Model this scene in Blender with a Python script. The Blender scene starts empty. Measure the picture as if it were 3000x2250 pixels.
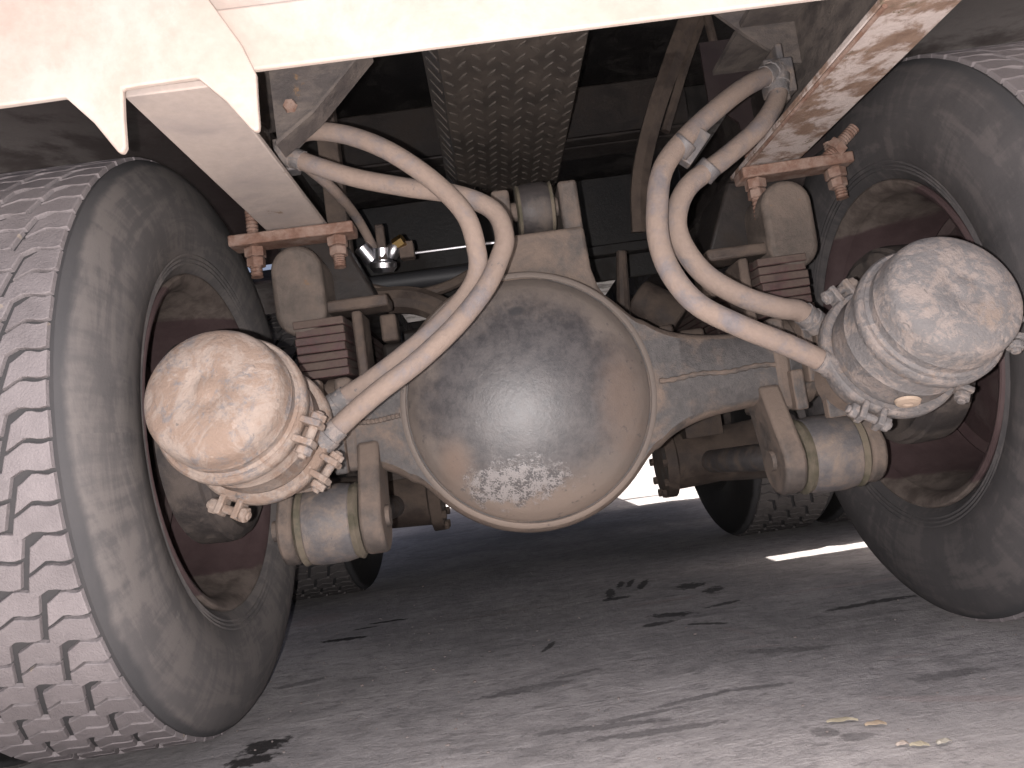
import bpy, bmesh, math, random
from mathutils import Vector, Matrix
import numpy as np
random.seed(7); np.random.seed(7)
R = math.radians
S = bpy.context.scene
COL = S.collection

# ------------------------------------------------------------------ camera
cam_d = bpy.data.cameras.new('camera'); cam = bpy.data.objects.new('camera', cam_d); COL.objects.link(cam)
cam_d.sensor_width = 36.0; cam_d.lens = 27.67; cam_d.clip_start = 0.02; cam_d.clip_end = 2000
CP = Vector((-0.1284, -1.4702, 0.4156))
cr = Vector((0.9901, -0.0149, -0.1395)); cu = Vector((0.1377, -0.0857, 0.9868)); cf = Vector((0.0266, 0.9962, 0.0828))
cam.matrix_world = Matrix(((cr.x, cu.x, -cf.x, CP.x), (cr.y, cu.y, -cf.y, CP.y), (cr.z, cu.z, -cf.z, CP.z), (0, 0, 0, 1)))
S.camera = cam

# ------------------------------------------------------------------ sky, sun, flash
SUN_EL, SUN_AZ = 75.0, 100.0            # azimuth clockwise from +Y (truck's front): the sun stands to the truck's right
w = bpy.data.worlds.new('World'); S.world = w; w.use_nodes = True
nt = w.node_tree; nt.nodes.clear()
sky = nt.nodes.new('ShaderNodeTexSky'); sky.sky_type = 'NISHITA'; sky.sun_disc = False
sky.dust_density = 8.0; sky.ozone_density = 0.2; sky.air_density = 0.5
sky.sun_elevation = R(SUN_EL); sky.sun_rotation = R(SUN_AZ)
bg = nt.nodes.new('ShaderNodeBackground'); bg.inputs['Strength'].default_value = 0.07
wo = nt.nodes.new('ShaderNodeOutputWorld')
nt.links.new(sky.outputs[0], bg.inputs[0]); nt.links.new(bg.outputs[0], wo.inputs[0])
sd = bpy.data.lights.new('sun', 'SUN'); sd.energy = 5.0; sd.angle = R(0.5); sd.color = (1.0, 0.95, 0.88)
so = bpy.data.objects.new('sun', sd); COL.objects.link(so)
sdir = Vector((math.sin(R(SUN_AZ)) * math.cos(R(SUN_EL)), math.cos(R(SUN_AZ)) * math.cos(R(SUN_EL)), math.sin(R(SUN_EL))))
so.rotation_euler = (-sdir).to_track_quat('-Z', 'Y').to_euler(); so.location = sdir * 8 + Vector((0, 0, 1))
# the phone's flash, a couple of centimetres beside the lens (the photograph shows its glint on the axle cover and its thin shadows)
fd = bpy.data.lights.new('phone_flash', 'POINT'); fd.energy = 37.0; fd.shadow_soft_size = 0.004; fd.color = (1.0, 0.955, 0.945)
fo = bpy.data.objects.new('phone_flash', fd); COL.objects.link(fo)
fo.location = CP - cr * 0.028 - cu * 0.006
S.view_settings.view_transform = 'Standard'; S.view_settings.look = 'None'
S.view_settings.exposure = 1.42; S.view_settings.gamma = 1.0
S.cycles.max_bounces = 6; S.cycles.diffuse_bounces = 3

# ------------------------------------------------------------------ materials
def _n(t, typ, **k):
    n = t.nodes.new(typ)
    for a, b in k.items(): setattr(n, a, b)
    return n
ALB = 0.56                             # one scale for the base colours of everything but bright paint and plating
class MT:
    """small node-graph builder"""
    def __init__(s, name, local=False, alb=None):
        s.alb = ALB if alb is None else alb
        s.m = bpy.data.materials.new(name); s.m.use_nodes = True; s.t = s.m.node_tree
        s.b = s.t.nodes['Principled BSDF']
        if local:
            s.p = _n(s.t, 'ShaderNodeTexCoord').outputs['Object']
        else:
            s.p = _n(s.t, 'ShaderNodeNewGeometry').outputs['Position']
    def L(s, a, b): s.t.links.new(a, b)
    def val(s, x, inp):
        if hasattr(x, 'is_output'): s.L(x, inp)
        else: inp.default_value = x
    def noise(s, scale, detail=5, rough=0.6, dist=0.0, stretch=None, rot=None, vec=None):
        v = vec or s.p
        if stretch or rot:
            mp = _n(s.t, 'ShaderNodeMapping'); s.L(v, mp.inputs[0])
            if stretch: mp.inputs['Scale'].default_value = stretch
            if rot: mp.inputs['Rotation'].default_value = rot
            v = mp.outputs[0]
        n = _n(s.t, 'ShaderNodeTexNoise'); s.L(v, n.inputs['Vector'])
        n.inputs['Scale'].default_value = scale; n.inputs['Detail'].default_value = detail
        n.inputs['Roughness'].default_value = rough; n.inputs['Distortion'].default_value = dist
        return n.outputs['Fac']
    def ramp(s, f, a, b, lo=0.0, hi=1.0):
        n = _n(s.t, 'ShaderNodeMapRange'); n.interpolation_type = 'SMOOTHSTEP'
        s.val(f, n.inputs['Value']); n.inputs['From Min'].default_value = a; n.inputs['From Max'].default_value = b
        n.inputs['To Min'].default_value = lo; n.inputs['To Max'].default_value = hi
        return n.outputs[0]
    def math(s, op, a, b=0.0, c=0.0):
        n = _n(s.t, 'ShaderNodeMath', operation=op); s.val(a, n.inputs[0]); s.val(b, n.inputs[1]); s.val(c, n.inputs[2]); return n.outputs[0]
    def mix(s, f, a, b):
        n = _n(s.t, 'ShaderNodeMix', data_type='RGBA'); s.val(f, n.inputs[0])
        for x, i in ((a, n.inputs[6]), (b, n.inputs[7])):
            if hasattr(x, 'is_output'): s.L(x, i)
            else: i.default_value = (*[v * s.alb for v in x[:3]], 1)
        return n.outputs[2]
    def xyz(s, v=None):
        n = _n(s.t, 'ShaderNodeSeparateXYZ'); s.L(v or s.p, n.inputs[0]); return n.outputs
    def normal_z(s):
        n = _n(s.t, 'ShaderNodeNewGeometry'); return s.xyz(n.outputs['Normal'])[2]
    def blob(s, c, r, ang=0.0, wob=0.35, wscale=25, soft=(1.0, 0.55), axes='xy'):
        """1 inside a wobbly ellipse round c, in the surface's own place"""
        mp = _n(s.t, 'ShaderNodeMapping'); mp.vector_type = 'TEXTURE'; s.L(s.p, mp.inputs[0])
        mp.inputs['Location'].default_value = c; mp.inputs['Rotation'].default_value = ang if isinstance(ang, tuple) else (0, 0, ang)
        mp.inputs['Scale'].default_value = r
        ln = _n(s.t, 'ShaderNodeVectorMath', operation='LENGTH'); s.L(mp.outputs[0], ln.inputs[0])
        nz = s.noise(wscale, 4)
        d = s.math('ADD', ln.outputs['Value'], s.math('MULTIPLY', s.math('SUBTRACT', nz, 0.5), wob * 3))
        return s.ramp(d, soft[0], soft[1])
    def bump(s, h, strength, dist=0.004):
        n = _n(s.t, 'ShaderNodeBump'); s.val(h, n.inputs['Height']); n.inputs['Strength'].default_value = strength
        n.inputs['Distance'].default_value = dist; s.L(n.outputs[0], s.b.inputs['Normal'])
    def done(s, colour, rough=0.7, metal=0.0, spec=0.4):
        s.val(colour if hasattr(colour, 'is_output') else (*colour[:3], 1), s.b.inputs['Base Color'])
        s.val(rough, s.b.inputs['Roughness']); s.val(metal, s.b.inputs['Metallic'])
        s.b.inputs['Specular IOR Level'].default_value = spec
        return s.m

def dirty(name, base, var, dust, amt=0.5, dscale=9, fscale=60, rough=0.75, bump=0.25, up=0.0, chip=None, spec=0.35, edge=0.12, stretch=None, alb=None, edges=0.0):
    """paint or bare metal under a coat of dried dust: amt = share covered, chip = (colour, share, scale) of bare spots"""
    k = MT(name, alb=alb)
    c = k.mix(k.ramp(k.noise(fscale, 6, 0.7), 0.3, 0.7), base, var)
    n = k.noise(dscale, 7, 0.68, 0.3, stretch=stretch)
    if up: n = k.math('ADD', n, k.math('MULTIPLY', k.normal_z(), up))
    if edges:
        ny = k.xyz(_n(k.t, 'ShaderNodeNewGeometry').outputs['Normal'])[1]
        n = k.math('ADD', n, k.math('MULTIPLY', k.ramp(k.math('ABSOLUTE', ny), 0.97, 0.35), edges))
    th = 0.62 - 0.24 * amt
    msk = k.ramp(n, th - edge, th + edge)
    d2 = k.mix(k.noise(fscale * 2.5, 4), [x * 0.82 for x in dust], [min(1, x * 1.12) for x in dust])
    c = k.mix(msk, c, d2)
    if chip:
        cm = k.ramp(k.noise(chip[2], 8, 0.75, 0.6), 0.66 - 0.2 * chip[1], 0.70 - 0.2 * chip[1])
        c = k.mix(cm, c, chip[0])
    k.bump(k.math('ADD', n, k.noise(fscale * 3, 5, 0.75)), bump, 0.003)
    return k.done(c, k.ramp(msk, 0, 1, rough - 0.2, rough + 0.1), 0.0, spec)

M = {}
DUST = (0.35, 0.275, 0.235); PALE = (0.46, 0.35, 0.29)
# brake chambers: pale dried dust over grey paint with bare blue-grey chips
def chamber_mat(name, dust, rustc, grey, gshare, rshare):
    k = MT(name)
    n1 = k.noise(30, 9, 0.76, 0.9); n2 = k.noise(70, 9, 0.78, 0.8); n3 = k.noise(17, 8, 0.72, 0.8)
    c = k.mix(k.noise(90, 4), [x * 0.86 for x in dust], [x * 1.08 for x in dust])
    c = k.mix(k.ramp(n3, 0.60 - rshare * 0.2, 0.72 - rshare * 0.2, 0, 0.75), c, rustc)
    m = k.ramp(k.math('ADD', k.math('MULTIPLY', n1, 0.6), k.math('MULTIPLY', n2, 0.4)), 0.60 - gshare * 0.22, 0.69 - gshare * 0.22, 0, 0.85)
    c = k.mix(m, c, grey)
    c = k.mix(k.ramp(k.noise(55, 3, 0.5), 0.66, 0.70, 0, 0.7), c, [x * 1.12 for x in dust]); c = k.mix(k.ramp(k.noise(85, 3, 0.5, 0.5), 0.70, 0.74, 0, 0.6), c, [x * 0.55 for x in grey])
    k.bump(k.math('ADD', k.math('ADD', n2, k.noise(160, 4, 0.7)), k.math('MULTIPLY', n3, 1.2)), 0.6, 0.004)
    return k.done(c, k.ramp(m, 0, 1, 0.85, 0.55), 0.0, 0.3)
M['chamber_tan'] = chamber_mat('tan dust over grey paint', (0.415, 0.332, 0.282), (0.30, 0.205, 0.155), (0.225, 0.208, 0.21), 0.45, 0.85)
M['chamber_grey'] = chamber_mat('grey paint under thin dust', (0.37, 0.312, 0.285), (0.34, 0.262, 0.215), (0.20, 0.192, 0.195), 0.72, 0.35)
M['hose'] = dirty('dusty hose rubber', (0.19, 0.17, 0.175), (0.25, 0.22, 0.225), (0.345, 0.263, 0.219), 0.85, 17, 50, 0.9, 0.5, chip=((0.17, 0.155, 0.16), 0.18, 26))
M['mud'] = dirty('dried mud plug', (0.5, 0.38, 0.29), (0.58, 0.45, 0.35), (0.55, 0.42, 0.33), 0.5, 30, 80, 0.9, 0.3)
M['rail_dusty'] = dirty('pale dust on chassis paint', (0.42, 0.365, 0.345), (0.47, 0.40, 0.375), (0.56, 0.47, 0.42), 1.0, 5, 40, 0.8, 0.15, chip=((0.30, 0.21, 0.15), 0.18, 9))
M['rail_rusty'] = dirty('flaking rusty chassis paint', (0.24, 0.155, 0.115), (0.36, 0.245, 0.185), (0.66, 0.565, 0.525), 0.48, 19, 60, 0.85, 0.6, chip=((0.22, 0.165, 0.115), 0.30, 20), edge=0.07)
M['rust'] = dirty('rusty clamp iron', (0.20, 0.105, 0.074), (0.30, 0.175, 0.13), (0.40, 0.285, 0.235), 0.42, 30, 80, 0.9, 0.5)
M['cream'] = dirty('cream bumper paint', (0.395, 0.340, 0.305), (0.425, 0.37, 0.335), (0.365, 0.295, 0.255), 0.5, 6, 30, 0.6, 0.10, spec=0.4, alb=1.0)
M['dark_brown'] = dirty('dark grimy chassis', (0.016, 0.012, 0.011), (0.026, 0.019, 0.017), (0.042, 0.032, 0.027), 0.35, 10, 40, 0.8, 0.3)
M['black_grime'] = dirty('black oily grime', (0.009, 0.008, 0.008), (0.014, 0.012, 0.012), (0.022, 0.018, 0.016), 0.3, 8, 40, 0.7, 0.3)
M['brown_dusty'] = dirty('brown dusty iron', (0.058, 0.042, 0.035), (0.085, 0.062, 0.051), (0.15, 0.112, 0.09), 0.5, 14, 50, 0.85, 0.45, up=0.10)
M['maroon'] = dirty('dark maroon paint', (0.030, 0.019, 0.020), (0.040, 0.026, 0.026), (0.046, 0.032, 0.031), 0.3, 4, 30, 0.75, 0.08)
M['spring_red'] = dirty('old red spring paint', (0.105, 0.046, 0.046), (0.07, 0.042, 0.038), (0.135, 0.098, 0.082), 0.65, 22, 60, 0.8, 0.35, up=0.18)
M['grey_plate'] = dirty('muddy grey plate', (0.095, 0.082, 0.078), (0.12, 0.10, 0.095), (0.20, 0.165, 0.145), 0.5, 13, 40, 0.85, 0.6, chip=((0.26, 0.16, 0.09), 0.08, 8), stretch=(1, 1, 2.2))
M['iron_grey'] = dirty('grey worn casting', (0.082, 0.075, 0.074), (0.13, 0.118, 0.115), (0.265, 0.20, 0.162), 0.18, 13, 70, 0.75, 0.6, up=0.05, edges=0.22)
M['iron_dust'] = dirty('dusty casting', (0.095, 0.08, 0.073), (0.135, 0.112, 0.10), (0.24, 0.183, 0.15), 0.62, 12, 70, 0.8, 0.4, up=0.10)
M['guide_iron'] = dirty('grimy spring casting', (0.10, 0.08, 0.068), (0.14, 0.112, 0.095), (0.21, 0.165, 0.138), 0.5, 14, 70, 0.85, 0.6, chip=((0.23, 0.15, 0.10), 0.2, 14))
M['bush_grey'] = dirty('grey worn bushing shell', (0.130, 0.122, 0.127), (0.17, 0.158, 0.16), (0.30, 0.235, 0.195), 0.30, 15, 90, 0.65, 0.35, chip=((0.12, 0.115, 0.125), 0.2, 30))
M['bush_dark'] = dirty('dark bushing shell', (0.062, 0.055, 0.055), (0.085, 0.074, 0.072), (0.15, 0.122, 0.105), 0.28, 15, 90, 0.7, 0.35)
M['rubber_olive'] = dirty('perished olive rubber', (0.085, 0.078, 0.052), (0.12, 0.108, 0.072), (0.20, 0.165, 0.125), 0.6, 20, 60, 0.9, 0.3)
M['chrome'] = MT('bright plated fitting').done((0.6, 0.6, 0.63), 0.3, 1.0)
M['brass'] = MT('brass fitting').done((0.55, 0.38, 0.16), 0.3, 1.0)
M['pipe'] = MT('black pipe').done((0.02, 0.02, 0.022), 0.6, 0.0)
M['checker'] = dirty('grimy checker plate', (0.075, 0.064, 0.057), (0.09, 0.076, 0.067), (0.12, 0.097, 0.082), 0.5, 9, 60, 0.6, 0.1)
M['checker_bar'] = dirty('rubbed checker bars', (0.115, 0.10, 0.09), (0.145, 0.126, 0.113), (0.12, 0.098, 0.083), 0.45, 9, 60, 0.45, 0.1)

def cover_mat():
    k = MT('axle cover')                     # dark grey iron, tan dust towards its rim, rust round its plugs, a patch rubbed bare below
    base = k.mix(k.ramp(k.noise(30, 9, 0.78), 0.36, 0.64), (0.068, 0.063, 0.066), (0.132, 0.119, 0.118))
    X, Y, Z = k.xyz()
    def rad(cx, cz, sx=1, sz=1):
        dx = k.math('MULTIPLY', k.math('SUBTRACT', X, cx), 1 / sx); dz = k.math('MULTIPLY', k.math('SUBTRACT', Z, cz), 1 / sz)
        return k.math('SQRT', k.math('ADD', k.math('MULTIPLY', dx, dx), k.math('MULTIPLY', dz, dz)))
    n = k.noise(9, 6, 0.65, 0.4)
    rim = k.ramp(k.math('ADD', rad(-0.066, 0.50), k.math('ADD', k.math('MULTIPLY', k.math('SUBTRACT', n, 0.5), 0.16), k.math('MULTIPLY', k.math('SUBTRACT', k.noise(34, 8, 0.75), 0.5), 0.10))), 0.13, 0.205, 0, 0.9)
    c = k.mix(rim, base, (0.235, 0.192, 0.166))
    low = k.ramp(k.math('ADD', Z, k.math('MULTIPLY', k.math('SUBTRACT', n, 0.5), 0.10)), 0.40, 0.31, 0, 0.9)
    c = k.mix(low, c, (0.29, 0.222, 0.180))
    rust = k.ramp(k.math('ADD', rad(0.085, 0.47, 0.05, 0.11), k.math('MULTIPLY', k.math('SUBTRACT', k.noise(22, 6, 0.7), 0.5), 1.2)), 1.2, 0.2, 0, 0.7); c = k.mix(rust, c, (0.215, 0.155, 0.124))
    rust = k.ramp(rad(-0.205, 0.405, 0.035, 0.05), 1.2, 0.2, 0, 0.7); c = k.mix(rust, c, (0.24, 0.165, 0.125))
    bare = k.ramp(k.math('ADD', rad(-0.112, 0.362, 0.088, 0.040), k.math('MULTIPLY', k.math('SUBTRACT', k.noise(45, 5, 0.7), 0.5), 2.2)), 1.1, 0.6, 0, 0.85)
    vn = _n(k.t, 'ShaderNodeTexVoronoi'); k.L(k.p, vn.inputs['Vector']); vn.inputs['Scale'].default_value = 330
    speck = k.ramp(k.math('ADD', vn.outputs['Distance'], k.math('MULTIPLY', k.math('SUBTRACT', k.noise(70, 4), 0.5), 2.6)), 0.15, 0.75)
    c = k.mix(bare, c, k.mix(speck, (0.09, 0.085, 0.088), (0.36, 0.33, 0.32)))
    dark = k.ramp(rad(-0.068, 0.648, 0.016, 0.009), 1.3, 0.5, 0, 0.8); c = k.mix(dark, c, (0.05, 0.05, 0.055))
    spots = k.ramp(k.noise(60, 5, 0.65), 0.60, 0.70, 0, 0.6); c = k.mix(spots, c, (0.08, 0.07, 0.07))
    k.bump(k.math('ADD', k.math('ADD', k.noise(120, 6, 0.75), k.math('MULTIPLY', k.noise(14, 5, 0.6), 1.5)), k.math('MULTIPLY', bare, speck)), 0.22, 0.003)
    return k.done(c, k.math('ADD', k.ramp(rim, 0, 1, 0.36, 0.66), k.math('MULTIPLY', k.noise(60, 5), 0.14)), 0.0, 0.5)
M['cover'] = cover_mat()

def tyre_mat(name, a, b, dust, amt, seed):
    k = MT(name, local=True)                 # local to the wheel: streaks run round it
    X, Y, Z = k.xyz()
    r = k.math('SQRT', k.math('ADD', k.math('MULTIPLY', Y, Y), k.math('MULTIPLY', Z, Z)))
    an = k.math('ARCTAN2', Z, Y)
    cb = _n(k.t, 'ShaderNodeCombineXYZ'); k.L(k.math('MULTIPLY', an, 1.6), cb.inputs[0]); k.L(k.math('MULTIPLY', r, 16.0), cb.inputs[1]); cb.inputs[2].default_value = seed
    n = k.noise(1.6, 7, 0.68, 0.5, vec=cb.outputs[0]); n2 = k.noise(7, 6, 0.65)
    cb2 = _n(k.t, 'ShaderNodeCombineXYZ'); k.L(k.math('MULTIPLY', an, 14.0), cb2.inputs[0]); k.L(k.math('MULTIPLY', r, 5.0), cb2.inputs[1]); cb2.inputs[2].default_value = seed
    n3 = k.noise(1.3, 5, 0.6, vec=cb2.outputs[0])
    c = k.mix(k.ramp(n2, 0.35, 0.65), a, b)
    s = k.math('ADD', k.math('MULTIPLY', n, 0.65), k.math('MULTIPLY', n3, 0.35))
    c = k.mix(k.ramp(s, 0.58 - amt * 0.2, 0.70 - amt * 0.2, 0, 0.8), c, dust)
    c = k.mix(k.ramp(k.noise(11, 4, 0.6), 0.69, 0.74, 0, 0.6), c, [x * 1.5 for x in dust])
    c = k.mix(k.ramp(k.math('ADD', r, k.math('MULTIPLY', k.math('SUBTRACT', n2, 0.5), 0.02)), 0.4925, 0.5005, 0, 0.9), c, (0.085, 0.083, 0.087))
    k.bump(k.math('ADD', k.math('ADD', s, k.math('MULTIPLY', k.noise(150, 4, 0.7), 0.35)), k.math('MULTIPLY', n2, 0.6)), 0.35, 0.004)
    return k.done(c, 0.82, 0.0, 0.25)
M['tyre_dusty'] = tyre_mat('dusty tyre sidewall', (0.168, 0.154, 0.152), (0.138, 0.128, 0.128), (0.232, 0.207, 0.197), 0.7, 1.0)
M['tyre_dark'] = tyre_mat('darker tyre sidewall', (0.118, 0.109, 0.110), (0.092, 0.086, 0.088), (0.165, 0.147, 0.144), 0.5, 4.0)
M['tyre_shaded'] = tyre_mat('shaded tyre sidewall', (0.012, 0.011, 0.011), (0.016, 0.015, 0.015), (0.03, 0.026, 0.024), 0.3, 8.0)  # forward and outer tyres: shade put into the colour
def block_mat(name, a, b):
    k = MT(name)
    rnd = _n(k.t, 'ShaderNodeObjectInfo').outputs['Random']
    c = k.mix(k.ramp(k.noise(28, 6, 0.7), 0.3, 0.7), a, b)
    c = k.mix(k.ramp(k.noise(6, 4, 0.6), 0.35, 0.7, 0, 0.45), c, [x * 1.25 for x in b])
    c = k.mix(k.math('MULTIPLY', rnd, 0.22), c, (0.10, 0.09, 0.09))
    c = k.mix(k.ramp(k.noise(42, 3, 0.5), 0.715, 0.75, 0, 0.8), c, (0.5, 0.42, 0.35))
    k.bump(k.math('ADD', k.noise(95, 5, 0.75), k.noise(380, 3, 0.6)), 0.5, 0.003)
    return k.done(c, 0.85, 0.0, 0.2)
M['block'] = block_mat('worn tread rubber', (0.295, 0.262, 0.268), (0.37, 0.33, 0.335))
M['block_shaded'] = block_mat('shaded tread rubber', (0.13, 0.12, 0.118), (0.17, 0.155, 0.152))  # tread of those wheels, darkened in the colour to stand for shade
def rim_mat():
    k = MT('maroon wheel steel', local=True)
    X, Y, Z = k.xyz()
    c = k.mix(k.ramp(k.noise(16, 6, 0.7), 0.3, 0.7), (0.090, 0.056, 0.057), (0.122, 0.080, 0.080))
    z = k.math('ADD', k.math('ABSOLUTE', Z), k.math('MULTIPLY', k.math('SUBTRACT', k.noise(7, 5), 0.5), 0.035))
    c = k.mix(k.ramp(z, 0.252, 0.258, 0, 0.85), c, k.mix(k.ramp(k.noise(26, 7, 0.7), 0.35, 0.62), (0.13, 0.105, 0.09), (0.25, 0.205, 0.178)))
    k.bump(k.noise(60, 6, 0.7), 0.3, 0.003)
    return k.done(c, 0.7, 0.0, 0.35)
M['rim'] = rim_mat()
M['rim_disc'] = dirty('maroon wheel disc', (0.085, 0.054, 0.055), (0.11, 0.073, 0.073), (0.13, 0.095, 0.09), 0.4, 9, 40, 0.75, 0.2)
M['drum'] = dirty('dusty brake drum', (0.085, 0.072, 0.07), (0.065, 0.056, 0.054), (0.17, 0.138, 0.122), 0.4, 16, 50, 0.85, 0.4)

def ground_mat():
    k = MT('dusty worn asphalt')
    n1 = k.noise(2.2, 8, 0.65, 0.6); n2 = k.noise(20, 10, 0.78); st = k.noise(5, 7, 0.62, 0.9, stretch=(0.35, 2.2, 1), rot=(0, 0, R(-14)))
    st2 = k.noise(7, 6, 0.65, 1.2, stretch=(2.0, 0.45, 1), rot=(0, 0, R(-38)))
    c = k.mix(k.ramp(k.math('ADD', k.math('MULTIPLY', n1, 0.55), k.math('MULTIPLY', n2, 0.45)), 0.41, 0.60), (0.48, 0.45, 0.45), (0.72, 0.67, 0.665))
    c = k.mix(k.ramp(st, 0.52, 0.72, 0, 0.45), c, (0.32, 0.303, 0.307))
    c = k.mix(k.ramp(st2, 0.60, 0.74, 0, 0.5), c, (0.56, 0.495, 0.485))
    m3 = k.noise(34, 9, 0.78, 0.4, stretch=(0.75, 1.2, 1)); c = k.mix(k.ramp(m3, 0.50, 0.62, 0, 0.55), c, (0.29, 0.272, 0.274)); c = k.mix(k.ramp(k.noise(27, 8, 0.75, 0.5), 0.56, 0.66, 0, 0.5), c, (0.64, 0.585, 0.575))
    def stain(c, pts, col=(0.035, 0.031, 0.031), op=0.93, wsc=38):
        for (x, y, rx, ry, a) in pts:
            c = k.mix(k.ramp(k.blob((x, y, 0), (rx, ry, 1), R(a), 0.55, wsc), 0, 1, 0, op), c, col)
        return c
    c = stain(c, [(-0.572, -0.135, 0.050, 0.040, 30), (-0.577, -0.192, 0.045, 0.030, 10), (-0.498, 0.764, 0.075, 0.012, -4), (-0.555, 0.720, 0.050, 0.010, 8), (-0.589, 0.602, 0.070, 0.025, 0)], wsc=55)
    c = stain(c, [(0.112, 0.685, 0.016, 0.075, -8), (0.155, 0.782, 0.012, 0.070, -14), (0.185, 0.787, 0.011, 0.075, -16), (0.210, 0.735, 0.014, 0.085, -20), (0.117, 0.614, 0.050, 0.020, 10), (0.319, 0.641, 0.050, 0.045, 20), (0.357, 0.552, 0.030, 0.050, -30), (0.205, 0.345, 0.060, 0.030, -15), (0.160, 0.279, 0.050, 0.020, 10), (0.255, 0.215, 0.060, 0.012, -25), (0.595, 0.196, 0.150, 0.018, 3), (-0.084, 0.219, 0.010, 0.050, -22), (0.334, 0.385, 0.060, 0.015, 15)], (0.06, 0.055, 0.056), 0.8, wsc=60)
    c = stain(c, [(-0.129, -0.038, 0.100, 0.022, 4), (-0.187, -0.050, 0.060, 0.012, 0), (-0.041, -0.267, 0.130, 0.016, -6), (0.038, -0.321, 0.140, 0.016, -4), (0.025, -0.245, 0.100, 0.010, 8), (-0.609, 0.235, 0.070, 0.020, 20), (-0.042, 0.005, 0.050, 0.012, 14), (0.119, -0.211, 0.090, 0.012, 10), (0.221, -0.213, 0.070, 0.010, -8), (0.237, -0.423, 0.020, 0.022, 0), (0.266, -0.452, 0.030, 0.016, 0), (0.328, -0.044, 0.100, 0.020, -12), (0.488, -0.276, 0.080, 0.020, 0)], (0.22, 0.206, 0.209), 0.65, wsc=70)
    # pale drag marks and the dust track by the right wheel
    for (x, y, rx, ry, a) in [(0.452, -0.371, 0.140, 0.016, -24), (0.288, 0.128, 0.012, 0.060, 24), (0.217, 0.505, 0.120, 0.022, 5), (-0.212, 0.660, 0.220, 0.010, 3), (0.707, 0.384, 0.300, 0.018, -2), (-0.733, 0.944, 0.100, 0.110, 0), (0.481, -0.170, 0.050, 0.008, -3), (0.291, -0.005, 0.050, 0.008, -10), (-0.484, 0.504, 0.030, 0.008, 10)]:
        c = k.mix(k.ramp(k.blob((x, y, 0), (rx, ry, 1), R(a), 0.3, 30), 0, 1, 0, 0.55), c, (0.56, 0.475, 0.465))
    for (x, y, rx, ry, a) in [(0.50, -0.52, 0.20, 0.10, -30), (-0.25, -0.42, 0.35, 0.10, -8)]:
        c = k.mix(k.ramp(k.blob((x, y, 0), (rx, ry, 1), R(a), 0.5, 14), 0, 1, 0, 0.45), c, (0.62, 0.585, 0.585))
    # tone towards the truck's right, mixed in at zero strength
    X, Y, Z = k.xyz()
    c = k.mix(k.ramp(k.math('ADD', X, k.math('MULTIPLY', k.math('SUBTRACT', n1, 0.5), 0.25)), 0.50, 0.75, 0, 0.0), c, (0.3, 0.27, 0.25))
    fine = k.noise(75, 6, 0.75); c = k.mix(k.ramp(fine, 0.56, 0.72, 0, 0.35), c, (0.15, 0.14, 0.14)); c = k.mix(k.ramp(k.noise(110, 4, 0.7), 0.62, 0.75, 0, 0.45), c, (0.60, 0.53, 0.51))
    k.bump(k.math('ADD', k.math('ADD', k.math('MULTIPLY', n2, 0.7), k.math('MULTIPLY', k.noise(130, 5, 0.7), 0.35)), k.math('MULTIPLY', st, 0.9)), 0.7, 0.010)
    return k.done(c, k.ramp(st, 0.4, 0.7, 0.86, 0.7), 0.0, 0.25)
M['ground'] = ground_mat()

# ------------------------------------------------------------------ mesh helpers
def V(*a): return Vector(a)
def obj(name, bm, mat, parent=None, sharp=34, origin=None, bevel=0.0, seg=2, kind=None, label=None):
    if origin is not None:
        bmesh.ops.translate(bm, verts=bm.verts, vec=-Vector(origin))
    bmesh.ops.recalc_face_normals(bm, faces=bm.faces)
    for f in bm.faces: f.smooth = True
    cs = math.cos(R(sharp))
    for e in bm.edges:
        if len(e.link_faces) != 2 or e.link_faces[0].normal.dot(e.link_faces[1].normal) < cs: e.smooth = False
    me = bpy.data.meshes.new(name); bm.to_mesh(me); bm.free()
    me.materials.append(M[mat] if isinstance(mat, str) else mat)
    o = bpy.data.objects.new(name, me); COL.objects.link(o)
    if origin is not None: o.location = Vector(origin)
    if parent is not None:
        o.parent = parent
        pm = Matrix.Translation(wloc(parent)); o.location = o.location - wloc(parent)
    if bevel:
        b = o.modifiers.new('bevel', 'BEVEL'); b.width = bevel; b.segments = seg; b.limit_method = 'ANGLE'; b.angle_limit = R(35); b.harden_normals = False
    if kind: o['kind'] = kind
    if label: o['label'] = label
    return o
def wloc(o):
    p = Vector((0, 0, 0))
    while o is not None: p += o.location; o = o.parent
    return p
def box(bm, c, s, rot=None):
    m = Matrix.Translation(Vector(c)) @ (rot.to_matrix().to_4x4() if rot else Matrix.Identity(4)) @ Matrix.Diagonal((s[0], s[1], s[2], 1))
    return bmesh.ops.create_cube(bm, size=1, matrix=m)['verts']
def frame(ax):
    ax = Vector(ax).normalized(); a = V(0, 0, 1) if abs(ax.z) < 0.9 else V(1, 0, 0)
    u = ax.cross(a).normalized(); return ax, u, ax.cross(u).normalized()
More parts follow.
